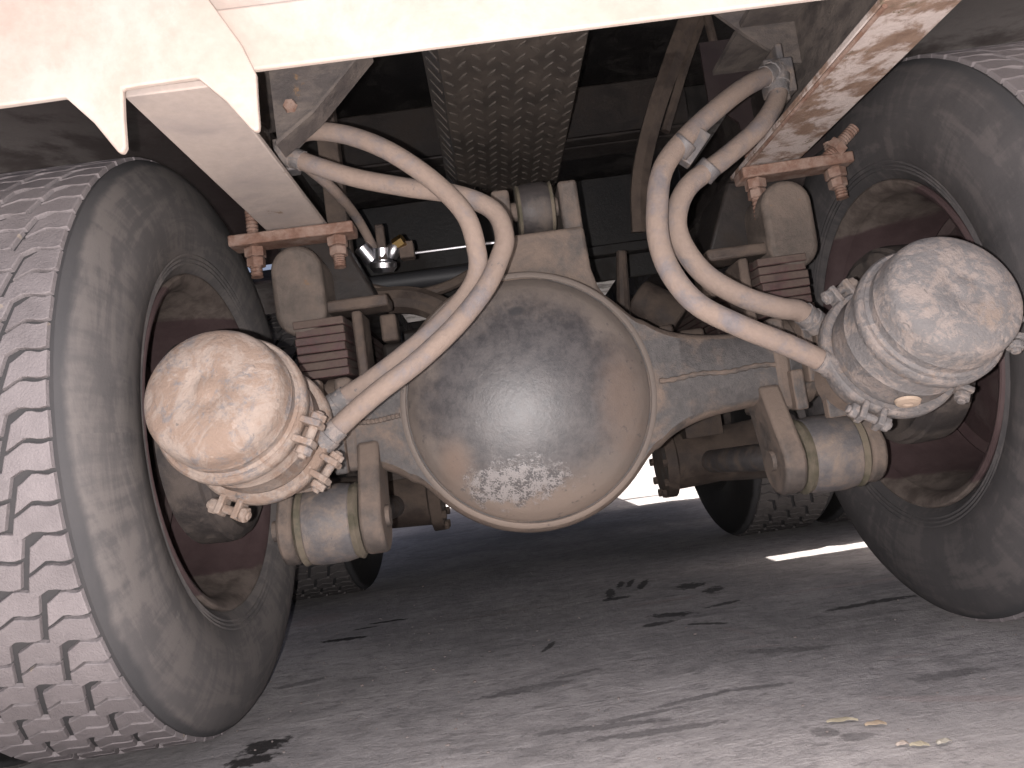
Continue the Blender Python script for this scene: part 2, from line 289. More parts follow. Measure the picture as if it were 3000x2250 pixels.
def lathe(bm, prof, origin, axis, seg=40, cap=True):
    """prof = [(t along axis, radius)...]"""
    ax, u, v = frame(axis); o = Vector(origin); rings = []
    for t, r in prof:
        if r < 1e-6: rings.append([bm.verts.new(o + ax * t)])
        else: rings.append([bm.verts.new(o + ax * t + (u * math.cos(2 * math.pi * i / seg) + v * math.sin(2 * math.pi * i / seg)) * r) for i in range(seg)])
    for a, b in zip(rings, rings[1:]):
        for i in range(seg):
            j = (i + 1) % seg
            if len(a) == 1 and len(b) == 1: continue
            if len(a) == 1: bm.faces.new((a[0], b[i], b[j]))
            elif len(b) == 1: bm.faces.new((a[i], a[j], b[0]))
            else: bm.faces.new((a[i], a[j], b[j], b[i]))
    if cap:
        for rg in (rings[0], rings[-1]):
            if len(rg) > 2: bm.faces.new(rg)
def cyl(bm, p0, p1, r0, r1=None, seg=20):
    p0, p1 = Vector(p0), Vector(p1); d = p1 - p0
    lathe(bm, [(0, r0), (d.length, r0 if r1 is None else r1)], p0, d, seg)
def spline(pts, n=8):
    pts = [Vector(p) for p in pts]; q = [pts[0] * 2 - pts[1]] + pts + [pts[-1] * 2 - pts[-2]]; out = []
    for i in range(1, len(q) - 2):
        a, b, c, d = q[i - 1:i + 3]
        for k in range(n):
            t = k / n
            out.append(0.5 * ((2 * b) + (c - a) * t + (2 * a - 5 * b + 4 * c - d) * t * t + (3 * b - a - 3 * c + d) * t ** 3))
    out.append(pts[-1]); return out
def tube(bm, pts, r, seg=14, n=8, raw=False):
    P = pts if raw else spline(pts, n); rings = []; u = None
    for i, p in enumerate(P):
        t = (P[min(i + 1, len(P) - 1)] - P[max(i - 1, 0)]).normalized()
        if u is None: _, u, _ = frame(t)
        u = (u - t * u.dot(t)).normalized(); v = t.cross(u)
        rr = r(i / (len(P) - 1)) if callable(r) else r
        rings.append([bm.verts.new(p + (u * math.cos(2 * math.pi * k / seg) + v * math.sin(2 * math.pi * k / seg)) * rr) for k in range(seg)])
    for a, b in zip(rings, rings[1:]):
        for i in range(seg): bm.faces.new((a[i], a[(i + 1) % seg], b[(i + 1) % seg], b[i]))
    bm.faces.new(rings[0]); bm.faces.new(rings[-1])
def prism(bm, poly, axis, a, b):
    """poly in the two other axes (in x,y,z order), extruded along axis from a to b"""
    def P(p, t):
        return {'x': (t, p[0], p[1]), 'y': (p[0], t, p[1]), 'z': (p[0], p[1], t)}[axis]
    A = [bm.verts.new(P(p, a)) for p in poly]; B_ = [bm.verts.new(P(p, b)) for p in poly]
    bm.faces.new(A); bm.faces.new(B_)
    for i in range(len(poly)):
        j = (i + 1) % len(poly); bm.faces.new((A[i], A[j], B_[j], B_[i]))
def nut(bm, c, axis, r, h):
    lathe(bm, [(-h / 2, r * 0.92), (-h / 2 + 0.0015, r), (h / 2 - 0.0015, r), (h / 2, r * 0.92)], c, axis, 6)
def BM(): return bmesh.new()

# ------------------------------------------------------------------ setting: the ground
bm = BM()
nx = [-400, -60, -12, -4] + list(np.linspace(-2, 2, 61)) + [4, 12, 60, 400]
ny = [-400, -60, -12, -4] + list(np.linspace(-1.6, 3, 70)) + [5, 12, 60, 400]
from mathutils import noise as mn
g = [[bm.verts.new((x, y, 0.006 * (mn.noise(V(x * 2.1, y * 2.1, 3)) + 0.5 * mn.noise(V(x * 6, y * 6, 9))) - 0.004 if abs(x) < 3 and -2 < y < 4 else -0.004)) for y in ny] for x in nx]
for i in range(len(nx) - 1):
    for j in range(len(ny) - 1): bm.faces.new((g[i][j], g[i + 1][j], g[i + 1][j + 1], g[i][j + 1]))
go = obj('ground', bm, 'ground', kind='structure')

# ------------------------------------------------------------------ the truck
truck = bpy.data.objects.new('truck', None); COL.objects.link(truck)
truck['label'] = 'underside of a dusty tandem axle truck seen from behind below its cream bumper'; truck['category'] = 'truck'

# --- wheels
TR = 0.511; NC = 4; NB = 84; X0, X1 = 0.6625, 0.900
def wave(f):
    xs = [0, 0.15, 0.42, 0.58, 0.80, 1.0]; ys = [-0.0085, -0.0045, 0.0045, 0.004, 0.0005, 0.0025]
    return float(np.interp(f, xs, ys))
def block_verts(col, par, s):
    """one tread block, bent round the tyre, facing the rear (y = -radius)"""
    wd = (X1 - X0) / NC; sh = (0.0055 if par else -0.0055)
    a = X0 + col * wd + (sh if col > 0 else (0.0012 if par else 0.0)) + 0.0023
    b = X0 + (col + 1) * wd + (sh if col < NC - 1 else (-0.0012 if par else 0.0)) - 0.0023
    pitch = 2 * math.pi * 0.504 / NB; hh = pitch / 2 - 0.0027; ph = 0.22 * pitch * col
    N = 8; vs = []; fs = []
    def pt(x, v, r): th = v / 0.504; return (s * x, -r * math.cos(th), r * math.sin(th))
    for r, sc in ((0.5005, 1.03), (TR - 0.0010, 1.0), (TR, 0.955)):
        for k in range(N):
            f = k / (N - 1); lean = 0.0045
            for e in (-1, 1):
                x = (a + b) / 2 + ((b - a) / 2 - (1 - sc) * 0.03) * (2 * f - 1) - e * lean * (f if col == 0 else 1 - f if col == NC - 1 else 1)
                vs.append(pt(x, wave(1 - f) + ph + e * hh * sc, r))
    def id(l, k, e): return l * 2 * N + 2 * k + e
    for k in range(N - 1): fs.append((id(2, k, 0), id(2, k + 1, 0), id(2, k + 1, 1), id(2, k, 1)))
    for l in (0, 1):
        for k in range(N - 1):
            fs.append((id(l, k, 0), id(l, k + 1, 0), id(l + 1, k + 1, 0), id(l + 1, k, 0)))
            fs.append((id(l, k, 1), id(l + 1, k, 1), id(l + 1, k + 1, 1), id(l, k + 1, 1)))
        fs.append((id(l, 0, 0), id(l + 1, 0, 0), id(l + 1, 0, 1), id(l, 0, 1)))
        fs.append((id(l, N - 1, 0), id(l, N - 1, 1), id(l + 1, N - 1, 1), id(l + 1, N - 1, 0)))
    return vs, fs
BLK = {}
def block_mesh(col, par, s, mat):
    key = (col, par, s, mat)
    if key not in BLK:
        vs, fs = block_verts(col, par, s); b = BM(); vv = [b.verts.new(v) for v in vs]
        for f in fs: b.faces.new([vv[i] for i in f])
        bmesh.ops.recalc_face_normals(b, faces=b.faces)
        me = bpy.data.meshes.new('tread_block'); b.to_mesh(me); b.free(); me.materials.append(M[mat]); BLK[key] = me
    return BLK[key]
def wheel(s, y, tyre, blk, span, phase, ncol=4, out=0.0, label=None):
    """s = -1 left, +1 right; span = the rows (degrees up from facing rear) built one block at a time"""
    C = V(s * out, y, 0.51)
    def LX(prof, seg=96, bm=None, cap=False):
        b = bm or BM(); lathe(b, [(s * x, r) for x, r in prof], C, (1, 0, 0), seg, cap); return b
    rim = LX([(0.668, 0.281), (0.652, 0.287), (0.643, 0.295), (0.6395, 0.3030), (0.6405, 0.3065), (0.645, 0.3085), (0.655, 0.3060)])
    # barrel: inner surface seen from the axle side
    LX([(0.668, 0.281), (0.684, 0.279), (0.698, 0.270), (0.72, 0.262), (0.80, 0.256), (0.83, 0.252)], 96, rim)
    wo_ = obj('wheel', rim, 'rim', truck, origin=C, label=label)
    obj('wheel_disc', LX([(0.832, 0.2525), (0.842, 0.235), (0.832, 0.20), (0.815, 0.14), (0.812, 0.0)], 96), 'rim_disc', wo_, origin=C)
    t = LX([(0.657, 0.290), (0.654, 0.3045), (0.648, 0.3085), (0.645, 0.313), (0.639, 0.3175), (0.6335, 0.3245), (0.6345, 0.3275), (0.6310, 0.3315), (0.6320, 0.3345), (0.6285, 0.3390), (0.6292, 0.3420), (0.6255, 0.347), (0.620, 0.372), (0.6175, 0.382), (0.616, 0.40),
            (0.6160, 0.405), (0.6155, 0.409), (0.6175, 0.425), (0.6225, 0.450), (0.630, 0.472), (0.638, 0.487), (0.646, 0.4965), (0.653, 0.5025), (0.659, 0.5052),
            (0.665, 0.5035), (0.787, 0.5045), (0.898, 0.5035), (0.904, 0.5052), (0.912, 0.5015), (0.93, 0.483), (0.948, 0.45), (0.958, 0.40), (0.945, 0.34), (0.92, 0.305), (0.90, 0.29)], 128)
    obj('tyre', t, tyre, wo_, origin=C)
    d = LX([(0.585, 0.0), (0.585, 0.065), (0.606, 0.075), (0.611, 0.150), (0.606, 0.166), (0.612, 0.178), (0.622, 0.180), (0.625, 0.186), (0.64, 0.188), (0.68, 0.186), (0.684, 0.17), (0.69, 0.0)], 64)
    obj('brake_drum', d, 'drum', wo_, origin=C)
    rest = BM()
    for k in range(NB):
        th = (360.0 * k / NB + phase + 180) % 360 - 180
        for col in range(NC):
            if col < ncol and span[0] <= th <= span[1]:
                o = bpy.data.objects.new('tread_block', block_mesh(col, k % 2, s, blk)); COL.objects.link(o)
                o.parent = wo_; o.rotation_euler = (R(-th), 0, 0)
            else:
                vs, fs = block_verts(col, k % 2, s); m = Matrix.Rotation(R(-th), 3, 'X'); vv = [rest.verts.new(m @ Vector(v) + C) for v in vs]
                for f in fs: rest.faces.new([vv[i] for i in f])
    obj('tread', rest, blk, wo_, origin=C, kind='stuff')
    return wo_
wheel(-1, 0, 'tyre_dusty', 'block', (-96, 104), 1.5, 3)
wheel(1, 0, 'tyre_dark', 'block', (55, 112), 0.0)
wheel(-1, 1.4, 'tyre_shaded', 'block_shaded', (-78, -32), 2.0)
wheel(1, 1.4, 'tyre_shaded', 'block_shaded', (-78, -32), 3.0)

for s, y in ((-1, 0), (1, 0), (-1, 1.4), (1, 1.4)): wheel(s, y, 'tyre_shaded', 'block_shaded', (999, 999), 0.8, out=0.325)

# --- rear axle housing (banjo) with its cover
AX = -0.066; AZ = 0.50
def smax(a, b, k=0.022):
    m = max(a, b); return m + k * math.log(math.exp((a - m) / k) + math.exp((b - m) / k))
def hgt(x):
    d = 0.236 ** 2 - (x - AX) ** 2
    c = math.sqrt(d) if d > 0 else -2.2 * (abs(x - AX) - 0.236)
    return smax(c, 0.066 + 0.052 * math.exp(-max(0.0, abs(x - AX) - 0.222) / 0.062), 0.014)
xs = np.linspace(-0.372, 0.372, 100)
bm = BM()
sec = [(-0.100, 0.0), (-0.100, 0.72), (-0.088, 0.88), (-0.060, 0.985), (-0.03, 1.0), (0.03, 1.0), (0.075, 0.93), (0.1, 0.7), (0.1, 0.0)]
ring = [(y, f) for y, f in sec] + [(y, -f) for y, f in reversed(sec[1:-1])]
rows = []
for x in xs:
    h = hgt(x); q = []
    for (y, f) in ring:
        e = 1 if f >= 0 else -1
        z = e * (h - (1 - abs(f)) * 0.066) if abs(f) > 0 else 0.0
        q.append(bm.verts.new((x, y * (1.0 if abs(x - AX) > 0.2 else 1.0), AZ + z)))
    rows.append(q)
for a, b in zip(rows, rows[1:]):
    for i in range(len(ring)): bm.faces.new((a[i], b[i], b[(i + 1) % len(ring)], a[(i + 1) % len(ring)]))
bm.faces.new(rows[0]); bm.faces.new(rows[-1])
axle = obj('rear_axle', bm, 'iron_grey', truck, sharp=50)
bm = BM()
lathe(bm, [(0.03, 0.2255), (-0.002, 0.2245), (-0.0045, 0.222), (-0.0055, 0.2155), (-0.0045, 0.2145), (-0.001, 0.2140), (-0.001, 0.2122), (-0.006, 0.2112), (-0.0105, 0.208), (-0.0165, 0.2025), (-0.0225, 0.1975),
           (-0.0285, 0.190), (-0.0385, 0.172), (-0.050, 0.145), (-0.060, 0.11), (-0.0675, 0.07), (-0.0714, 0.035), (-0.0725, 0.0)], (AX, -0.098, AZ), (0, 1, 0), 96, False)
obj('axle_cover', bm, 'cover', axle, sharp=40)
for (x, z, y) in [(-0.222, 0.418, -0.1215), (-0.012, 0.352, -0.130)]:
    bm = BM(); lathe(bm, [(0.004, 0.012), (-0.003, 0.011), (-0.005, 0.006), (-0.005, 0)], (x, y, z), (0, 1, 0), 14, False); obj('cover_plug', bm, 'cover', axle)
for (a, b) in ((0.165, 0.372), (-0.372, -0.292)):
    bm = BM(); tube(bm, [V(x, -0.1005, AZ + 0.002 * math.sin(x * 60)) for x in np.linspace(a, b, 14)], lambda t: 0.0045 + 0.001 * math.sin(t * 70), 8, 3)
    obj('weld_seam', bm, 'iron_dust', axle)
# tower that holds the upper torque rod
bm = BM()
prism(bm, [(-0.125, 0.655), (0.105, 0.655), (0.088, 0.685), (0.080, 0.72), (0.078, 0.80), (-0.082, 0.80), (-0.085, 0.72), (-0.095, 0.69)], 'y', -0.075, 0.075)
box(bm, (0.061, -0.005, 0.835), (0.036, 0.115, 0.115)); box(bm, (-0.064, 0.0, 0.835), (0.034, 0.115, 0.115))
tower = obj('torque_rod_tower', bm, 'iron_dust', axle, bevel=0.007, seg=3)
for s in (-1, 1):                                   # spring seats with the ears of the lower torque rods
    bm = BM()
    box(bm, (s * 0.385, 0.005, 0.50), (0.030, 0.215, 0.165))
    obj('axle_seat', bm, 'iron_dust', axle, bevel=0.008, seg=2)
    def ear(x0, x1, ztop, zw):
        c = (-0.115, 0.335); r = 0.060
        p = [(c[0] + r * math.cos(a), c[1] + r * math.sin(a)) for a in np.linspace(R(170), R(370), 16)]
        b = BM(); prism(b, p + [(zw, ztop), (-0.105, ztop)], 'x', s * x0, s * x1); return b
    obj('torque_rod_ear', ear(0.335, 0.372, 0.465, -0.01), 'iron_dust', axle, bevel=0.006)
    obj('torque_rod_ear', ear(0.482, 0.508, 0.455, -0.02), 'iron_dust', axle, bevel=0.006)
    bm = BM()
    cyl(bm, (s * 0.398, -0.01, 0.505), (s * 0.425, -0.01, 0.505), 0.090, 0.086, 32)
    cyl(bm, (s * 0.424, -0.01, 0.505), (s * 0.455, -0.01, 0.505), 0.080, 0.080, 32)
    cyl(bm, (s * 0.454, -0.01, 0.505), (s * 0.62, -0.01, 0.505), 0.070, 0.066, 32)
    box(bm, (s * 0.49, -0.05, 0.445), (0.035, 0.05, 0.05), None)
    obj('axle_tube', bm, 'iron_grey', axle, bevel=0.003)
    bm = BM(); box(bm, (s * 0.425, -0.118, 0.52), (0.018, 0.03, 0.12)); box(bm, (s * 0.447, -0.112, 0.52), (0.010, 0.03, 0.10)); box(bm, (s * 0.40, -0.105, 0.45), (0.022, 0.035, 0.07))
    obj('bracket_rib', bm, 'iron_grey', axle, bevel=0.004)
    # brake camshaft bracket between axle and chamber
    bm = BM(); box(bm, (s * 0.455, -0.20, 0.455), (0.10, 0.02, 0.12)); box(bm, (s * 0.47, -0.14, 0.44), (0.016, 0.14, 0.07)); cyl(bm, (s * 0.455, -0.285, 0.462), (s * 0.455, -0.19, 0.452), 0.052, 0.058, 28)
    obj('chamber_bracket', bm, 'iron_grey', axle, bevel=0.003)

# --- torque rods
def torque_rod(c, half, r, ri, end, shell, rr):
    b = BM(); c = Vector(c)
    lathe(b, [(-half, r * 0.90), (-half + 0.004, r * 0.955), (-half * 0.5, r), (half * 0.5, r), (half - 0.004, r * 0.955), (half, r * 0.90)], c, (1, 0, 0), 40)
    cyl(b, c + V(0, 0.03, 0), end, rr, rr, 18)
    o = obj('torque_rod', b, shell, truck, sharp=25)
    for e in (-1, 1):
        b = BM(); lathe(b, [(half - 0.002, r * 0.93), (half + ri * 0.55, r * 0.98), (half + ri, r * 0.86), (half + ri, 0.0)], c, (e, 0, 0), 36, False)
        obj('rubber_ring', b, 'rubber_olive', o)
    b = BM(); lathe(b, [(-half - ri - 0.045, 0.018), (half + ri + 0.045, 0.018)], c, (1, 0, 0), 16); obj('pin', b, 'iron_dust', o)
    return o
torque_rod((0.427, -0.115, 0.335), 0.041, 0.0665, 0.013, (0.427, 0.7, 0.31), 'bush_grey', 0.03)
torque_rod((-0.427, -0.115, 0.335), 0.041, 0.0665, 0.013, (-0.427, 0.7, 0.31), 'bush_grey', 0.03)
torque_rod((0.0, -0.01, 0.86), 0.0295, 0.0505, 0.006, (0.0, 0.72, 0.80), 'bush_dark', 0.026)

# --- leaf springs resting on the axle, and the guides round their ends
for s in (-1, 1):
    def leaf(k):
        b = BM(); L0 = -0.11 + 0.003 * (k * 7 % 3); wd = 0.088 - 0.003 * (k % 2)
        ys = np.linspace(L0, 1.5 - L0 - 0.1, 22); th = 0.0140
        def zc(y): return 0.592 + 0.0150 * k + 0.02 * (1 - ((y - 0.7) / 0.8) ** 2) - 0.02 * 0
        P = [(zc(y)) for y in ys]
        vv = [[b.verts.new((s * 0.412 + e * wd / 2, y, z + f * th / 2)) for e, f in ((-1, -1), (1, -1), (1, 1), (-1, 1))] for y, z in zip(ys, P)]
        for a, c in zip(vv, vv[1:]):
            for i in range(4): b.faces.new((a[i], a[(i + 1) % 4], c[(i + 1) % 4], c[i]))
        b.faces.new(vv[0]); b.faces.new(vv[-1]); return b
    sp = obj('leaf_spring', leaf(0), 'spring_red', truck, bevel=0.002)
    for k in range(1, 7): obj('spring_leaf', leaf(k), 'spring_red', sp, bevel=0.002)
    gd = BM()                                       # rounded casting beside the spring end
    def rounded(x0, x1, z0, z1, r, n=8):
        out = []
        for cx, cz, a0 in ((x1 - r, z1 - r, 0), (x0 + r, z1 - r, 90), (x0 + r, z0 + r, 180), (x1 - r, z0 + r, 270)):
            out += [(cx + r * math.cos(R(a0 + 90 * i / n)), cz + r * math.sin(R(a0 + 90 * i / n))) for i in range(n + 1)]
        return out
    xa, xb = sorted((s * 0.396, s * 0.486))
    prism(gd, rounded(xa, xb, 0.664, 0.826, 0.0445), 'y', -0.105, 0.03)
    g1 = obj('spring_guide', gd, 'guide_iron', truck, bevel=0.012, seg=3)
    gd = BM()
    xa, xb = sorted((s * 0.352, s * 0.40)); 
    box(gd, (s * 0.345, -0.06, 0.63), (0.018, 0.09, 0.13)); box(gd, (s * 0.352, -0.05, 0.712), (0.125, 0.07, 0.022)); box(gd, (s * 0.30, -0.01, 0.67), (0.03, 0.05, 0.05))
    obj('guide_plate', gd, 'brown_dusty', g1, bevel=0.005)
    gd = BM(); prism(gd, [(s * 0.50, 0.868), (s * 0.375, 0.868), (s * 0.318, 0.735), (s * 0.40, 0.735), (s * 0.43, 0.765), (s * 0.47, 0.80)], 'y', 0.0, 0.18)
    obj('bump_stop', gd, 'dark_brown', g1, bevel=0.006)

# --- chassis rails
def rail(s, mat):
    b = BM(); xo, xi = s * 0.497, s * 0.390; a, c = min(xo, xi), max(xo, xi)
    p = [(xi, 0.874), (xo, 0.874), (xo, 0.884), (xi, 0.884)]
    prism(b, p, 'y', -0.598, 0.02)
    o = obj('frame_rail', b, mat, truck, bevel=0.002)
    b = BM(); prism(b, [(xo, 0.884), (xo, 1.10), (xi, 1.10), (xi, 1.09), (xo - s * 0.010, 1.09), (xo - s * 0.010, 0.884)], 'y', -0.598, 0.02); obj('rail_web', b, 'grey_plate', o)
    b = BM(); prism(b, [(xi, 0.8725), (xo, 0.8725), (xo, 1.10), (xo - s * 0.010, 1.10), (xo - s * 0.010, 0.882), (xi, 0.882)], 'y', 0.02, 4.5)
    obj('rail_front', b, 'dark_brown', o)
    return o
rl = rail(-1, 'rail_dusty'); rr_ = rail(1, 'rail_rusty')
b = BM(); tube(b, [V(0.3935, y, 0.8715) for y in np.linspace(-0.59, 0.0, 12)], 0.0035, 6, 2); obj('rail_lip', b, 'rust', rr_)

# --- rusty clamps under the rails
def clamp(s, x0, x1, z, y, bolts, tilt):
    b = BM(); c = V((x0 + x1) / 2, y, z); L = x1 - x0
    q = Matrix.Rotation(tilt, 3, 'Y').to_quaternion()
    box(b, c, (L, 0.055, 0.021), q.to_euler())
    o = obj('clamp_plate', b, 'rust', truck, bevel=0.003)
    for (x, zt, zb, ax) in bolts:
        b = BM(); p = V(x, y - 0.006, 0); top = V(x, y - 0.006, zt); bot = V(x + ax, y - 0.012, zb)
        d = (bot - top); P = [top.lerp(bot, i / 40) for i in range(41)]
        tube(b, P, lambda t: 0.0105 + 0.0007 * math.cos(t * 40 * math.pi), 12, raw=True)
        obj('bolt', b, 'rust', o)
        b = BM(); u = d.normalized(); nc = c + (V(x, y - 0.006, z) - c) + u * 0.022
        nut(b, nc, u, 0.0195, 0.018); nut(b, nc + u * 0.019, u, 0.017, 0.016); obj('nut', b, 'rust', o)
    return o
clamp(-1, -0.566, -0.338, 0.8610, -0.035, [(-0.524, 0.93, 0.792, 0.0), (-0.372, 0.872, 0.790, 0.0)], R(0.5))
cl = clamp(1, 0.383, 0.592, 0.8610, -0.045, [(0.410, 0.925, 0.772, -0.004), (0.560, 0.90, 0.79, 0.004)], R(-1.0))
b = BM(); P = [V(0.545, -0.06, 0.868).lerp(V(0.602, -0.07, 0.915), i / 30) for i in range(31)]; tube(b, P, lambda t: 0.011 + 0.0006 * math.cos(t * 30 * math.pi), 12, raw=True)
nut(b, V(0.566, -0.064, 0.885), V(0.057, -0.01, 0.047), 0.019, 0.018); obj('bolt', b, 'rust', cl)

# --- rear crossmember (cream bumper beam) with the plates that tie it to the rails
b = BM(); prism(b, [(-0.612, 0.880), (-0.602, 0.880), (-0.602, 0.949), (-0.588, 0.953), (-0.588, 1.25), (-0.600, 1.25), (-0.600, 0.960), (-0.612, 0.956)], 'x', -1.2, 1.2)
beam = obj('rear_crossmember', b, 'cream', truck, bevel=0.003, seg=2)
b = BM(); prism(b, [(-1.2, 1.25), (-1.2, 0.8765), (-0.625, 0.87), (-0.552, 0.871), (-0.523, 0.837), (-0.505, 0.808), (-0.5, 0.8), (-0.495, 0.799), (-0.491, 0.805), (-0.49, 0.839), (-0.488, 0.872), (-0.471, 0.873), (-0.405, 0.874), (-0.376, 0.842), (-0.353, 0.808), (-0.349, 0.804), (-0.344, 0.805), (-0.343, 0.811), (-0.342, 0.838), (-0.34, 0.869), (-0.352, 0.905), (-0.384, 0.965), (-0.388, 1.25)], 'y', -0.6225, -0.6125); obj('corner_panel', b, 'cream', beam, bevel=0.0035, seg=3)

# --- brake chambers
def chamber(front, rear, mat, lugs, plugs, rs=1.0):
    f, r = Vector(front), Vector(rear); ax = (r - f).normalized()
    b = BM()
    prof = [(-0.0015, 0.0), (-0.001, 0.010), (0.0008, 0.013), (0.0008, 0.022), (-0.0008, 0.025), (0.0, 0.046), (0.0012, 0.055), (0.0032, 0.0605), (0.0075, 0.0715), (0.012, 0.0777), (0.019, 0.0815), (0.030, 0.0834),
            (0.046, 0.0838), (0.049, 0.0850), (0.052, 0.0838), (0.062, 0.0845), (0.066, 0.088), (0.090, 0.088), (0.093, 0.0845), (0.125, 0.085), (0.128, 0.0865), (0.131, 0.085), (0.16, 0.0855), (0.178, 0.082), (0.182, 0.087), (0.215, 0.084), (0.245, 0.066), (0.262, 0.05), (0.27, 0.0)]
    prof = [(t, r * rs) for t, r in prof]
    lathe(b, prof, f, ax, 64, False)
    o = obj('brake_chamber', b, mat, truck, sharp=38)
    for t, R_ in ((0.078, 0.0945 * rs), (0.182, 0.096 * rs)):
        b = BM(); lathe(b, [(t - 0.010, 0.084 * rs), (t - 0.011, R_ - 0.003), (t - 0.007, R_), (t + 0.007, R_), (t + 0.011, R_ - 0.003), (t + 0.010, 0.084 * rs)], f, ax, 64, False)
        obj('clamp_ring', b, mat, o, sharp=40)
    _, u, v = frame(ax)
    for (p, t, roll) in lugs:
        p = Vector(p); q = p - f; c0 = f + ax * t; rad = (p - c0); rad = (rad - ax * rad.dot(ax)).normalized(); tan = ax.cross(rad)
        c = c0 + rad * 0.104 * rs; m3 = Matrix((rad, tan, ax)).transposed().to_4x4()
        b = BM()
        for e in (-1, 1):
            bmesh.ops.create_cube(b, size=1, matrix=Matrix.Translation(c + tan * e * 0.013) @ m3 @ Matrix.Diagonal((0.028, 0.009, 0.024, 1)))
        cyl(b, c + rad * 0.004 - tan * 0.030, c + rad * 0.004 + tan * 0.034, 0.0062, None, 12)
        nut(b, c + rad * 0.004 - tan * 0.022, tan, 0.0115, 0.010); nut(b, c + rad * 0.004 + tan * 0.024, tan, 0.0115, 0.011)
        obj('clamp_bolt', b, mat, o, bevel=0.003)
    for (p, nrm, r0) in plugs:
        b = BM(); lathe(b, [(0.0, r0), (0.004, r0 * 0.9), (0.0055, r0 * 0.4), (0.004, r0 * 0.25), (0.004, 0)], p, nrm, 18, False); obj('chamber_plug', b, 'mud', o)
    b = BM()
    for k in range(3):
        a = R(40 + 120 * k); c = f + (u * math.cos(a) + v * math.sin(a)) * 0.0; 
    return o, f, ax
chamber((-0.468, -0.525, 0.540), (-0.452, -0.27, 0.462), 'chamber_tan', [((-0.385, -0.44, 0.475), 0.078, 0), ((-0.385, -0.33, 0.425), 0.182, 0), ((-0.50, -0.3, 0.363), 0.182, 0)], [], 1.05)
fR = V(0.464, -0.525, 0.536); rR = V(0.436, -0.27, 0.452); aR = (rR - fR).normalized()
def surf(t, dirv, rad):
    d = Vector(dirv); d = (d - aR * d.dot(aR)).normalized(); return fR + aR * t + d * rad, d
p1, d1 = surf(0.150, (-0.25, -0.1, -1), 0.0900)
chamber(fR, rR, 'chamber_grey', [((0.39, -0.3, 0.60), 0.182, 0), ((0.62, -0.44, 0.460), 0.078, 0), ((0.37, -0.34, 0.36), 0.182, 0), ((0.56, -0.33, 0.395), 0.182, 0)],
        [(p1, d1, 0.017), (fR + aR * 0.0060 + V(0.012, 0, -0.068), -aR + V(0, 0, -0.55), 0.016)], 1.05)

# --- hoses
def hose(pts, r, fit0=True, fit1=True):
    b = BM(); P = spline(pts, 8); tube(b, P, r, 16, raw=True); o = obj('brake_hose', b, 'hose', truck)
    for ok, a, c in ((fit0, P[0], P[3]), (fit1, P[-1], P[-4])):
        if ok:
            b = BM(); d = (c - a).normalized(); lathe(b, [(-0.018, r * 0.75), (-0.004, r * 0.75), (-0.004, r * 1.25), (0.012, r * 1.25), (0.013, r * 1.12), (0.030, r * 1.12)], a, d, 12); obj('hose_fitting', b, 'chamber_grey', o)
    return o
HA = [(-0.403, -0.24, 0.944), (-0.371, -0.26, 0.956), (-0.331, -0.28, 0.945), (-0.28, -0.3, 0.92), (-0.225, -0.32, 0.879), (-0.169, -0.33, 0.823), (-0.131, -0.34, 0.765), (-0.122, -0.335, 0.713), (-0.126, -0.325, 0.681), (-0.148, -0.32, 0.65), (-0.194, -0.33, 0.609), (-0.249, -0.335, 0.572), (-0.304, -0.33, 0.542), (-0.342, -0.32, 0.526), (-0.365, -0.315, 0.514)]
HB = [(-0.401, -0.24, 0.932), (-0.357, -0.25, 0.905), (-0.293, -0.26, 0.872), (-0.214, -0.28, 0.839), (-0.138, -0.3, 0.81), (-0.089, -0.31, 0.776), (-0.078, -0.32, 0.732), (-0.091, -0.33, 0.696), (-0.117, -0.345, 0.653), (-0.166, -0.36, 0.602), (-0.227, -0.37, 0.556), (-0.284, -0.37, 0.523), (-0.334, -0.365, 0.491), (-0.371, -0.362, 0.463)]
HC = [(0.419, -0.2, 0.983), (0.34, -0.24, 0.942), (0.236, -0.3, 0.864), (0.17, -0.34, 0.798), (0.145, -0.36, 0.732), (0.138, -0.37, 0.675), (0.148, -0.38, 0.624), (0.176, -0.385, 0.579), (0.231, -0.38, 0.542), (0.295, -0.37, 0.508), (0.365, -0.355, 0.468)]
HD = [(0.421, -0.2, 0.971), (0.409, -0.21, 0.931), (0.36, -0.24, 0.876), (0.278, -0.28, 0.817), (0.212, -0.31, 0.775), (0.182, -0.325, 0.731), (0.179, -0.33, 0.687), (0.204, -0.335, 0.633), (0.253, -0.335, 0.592), (0.306, -0.33, 0.568), (0.34, -0.32, 0.56), (0.368, -0.305, 0.540)]
hl = hose(HA, 0.0145); hose(HB, 0.0148); hose(HC, 0.0160); hd = hose(HD, 0.0160)
b = BM(); tube(b, [(-0.389, -0.2, 0.934), (-0.358, -0.1, 0.917), (-0.345, 0.05, 0.91), (-0.330, 0.15, 0.870)], 0.0095, 12); obj('air_hose', b, 'hose', truck)
b = BM(); d = V(0.045, 0.02, -0.043); lathe(b, [(-0.012, 0.019), (0.012, 0.019)], (0.207, -0.318, 0.833), V(0.6, -0.3, 0.5), 14); box(b, (0.229, -0.305, 0.832), (0.020, 0.022, 0.058), Matrix.Rotation(R(42), 3, 'Y').to_quaternion().to_euler()); lathe(b, [(-0.012, 0.019), (0.012, 0.019)], (0.246, -0.295, 0.798), V(0.6, -0.3, 0.5), 14)
obj('hose_clip', b, 'bush_grey', hd, bevel=0.002)
b = BM(); box(b, (0.425, -0.19, 0.975), (0.05, 0.03, 0.06)); box(b, (0.435, -0.17, 0.985), (0.012, 0.05, 0.10)); obj('hose_bracket', b, 'bush_grey', truck, bevel=0.003)
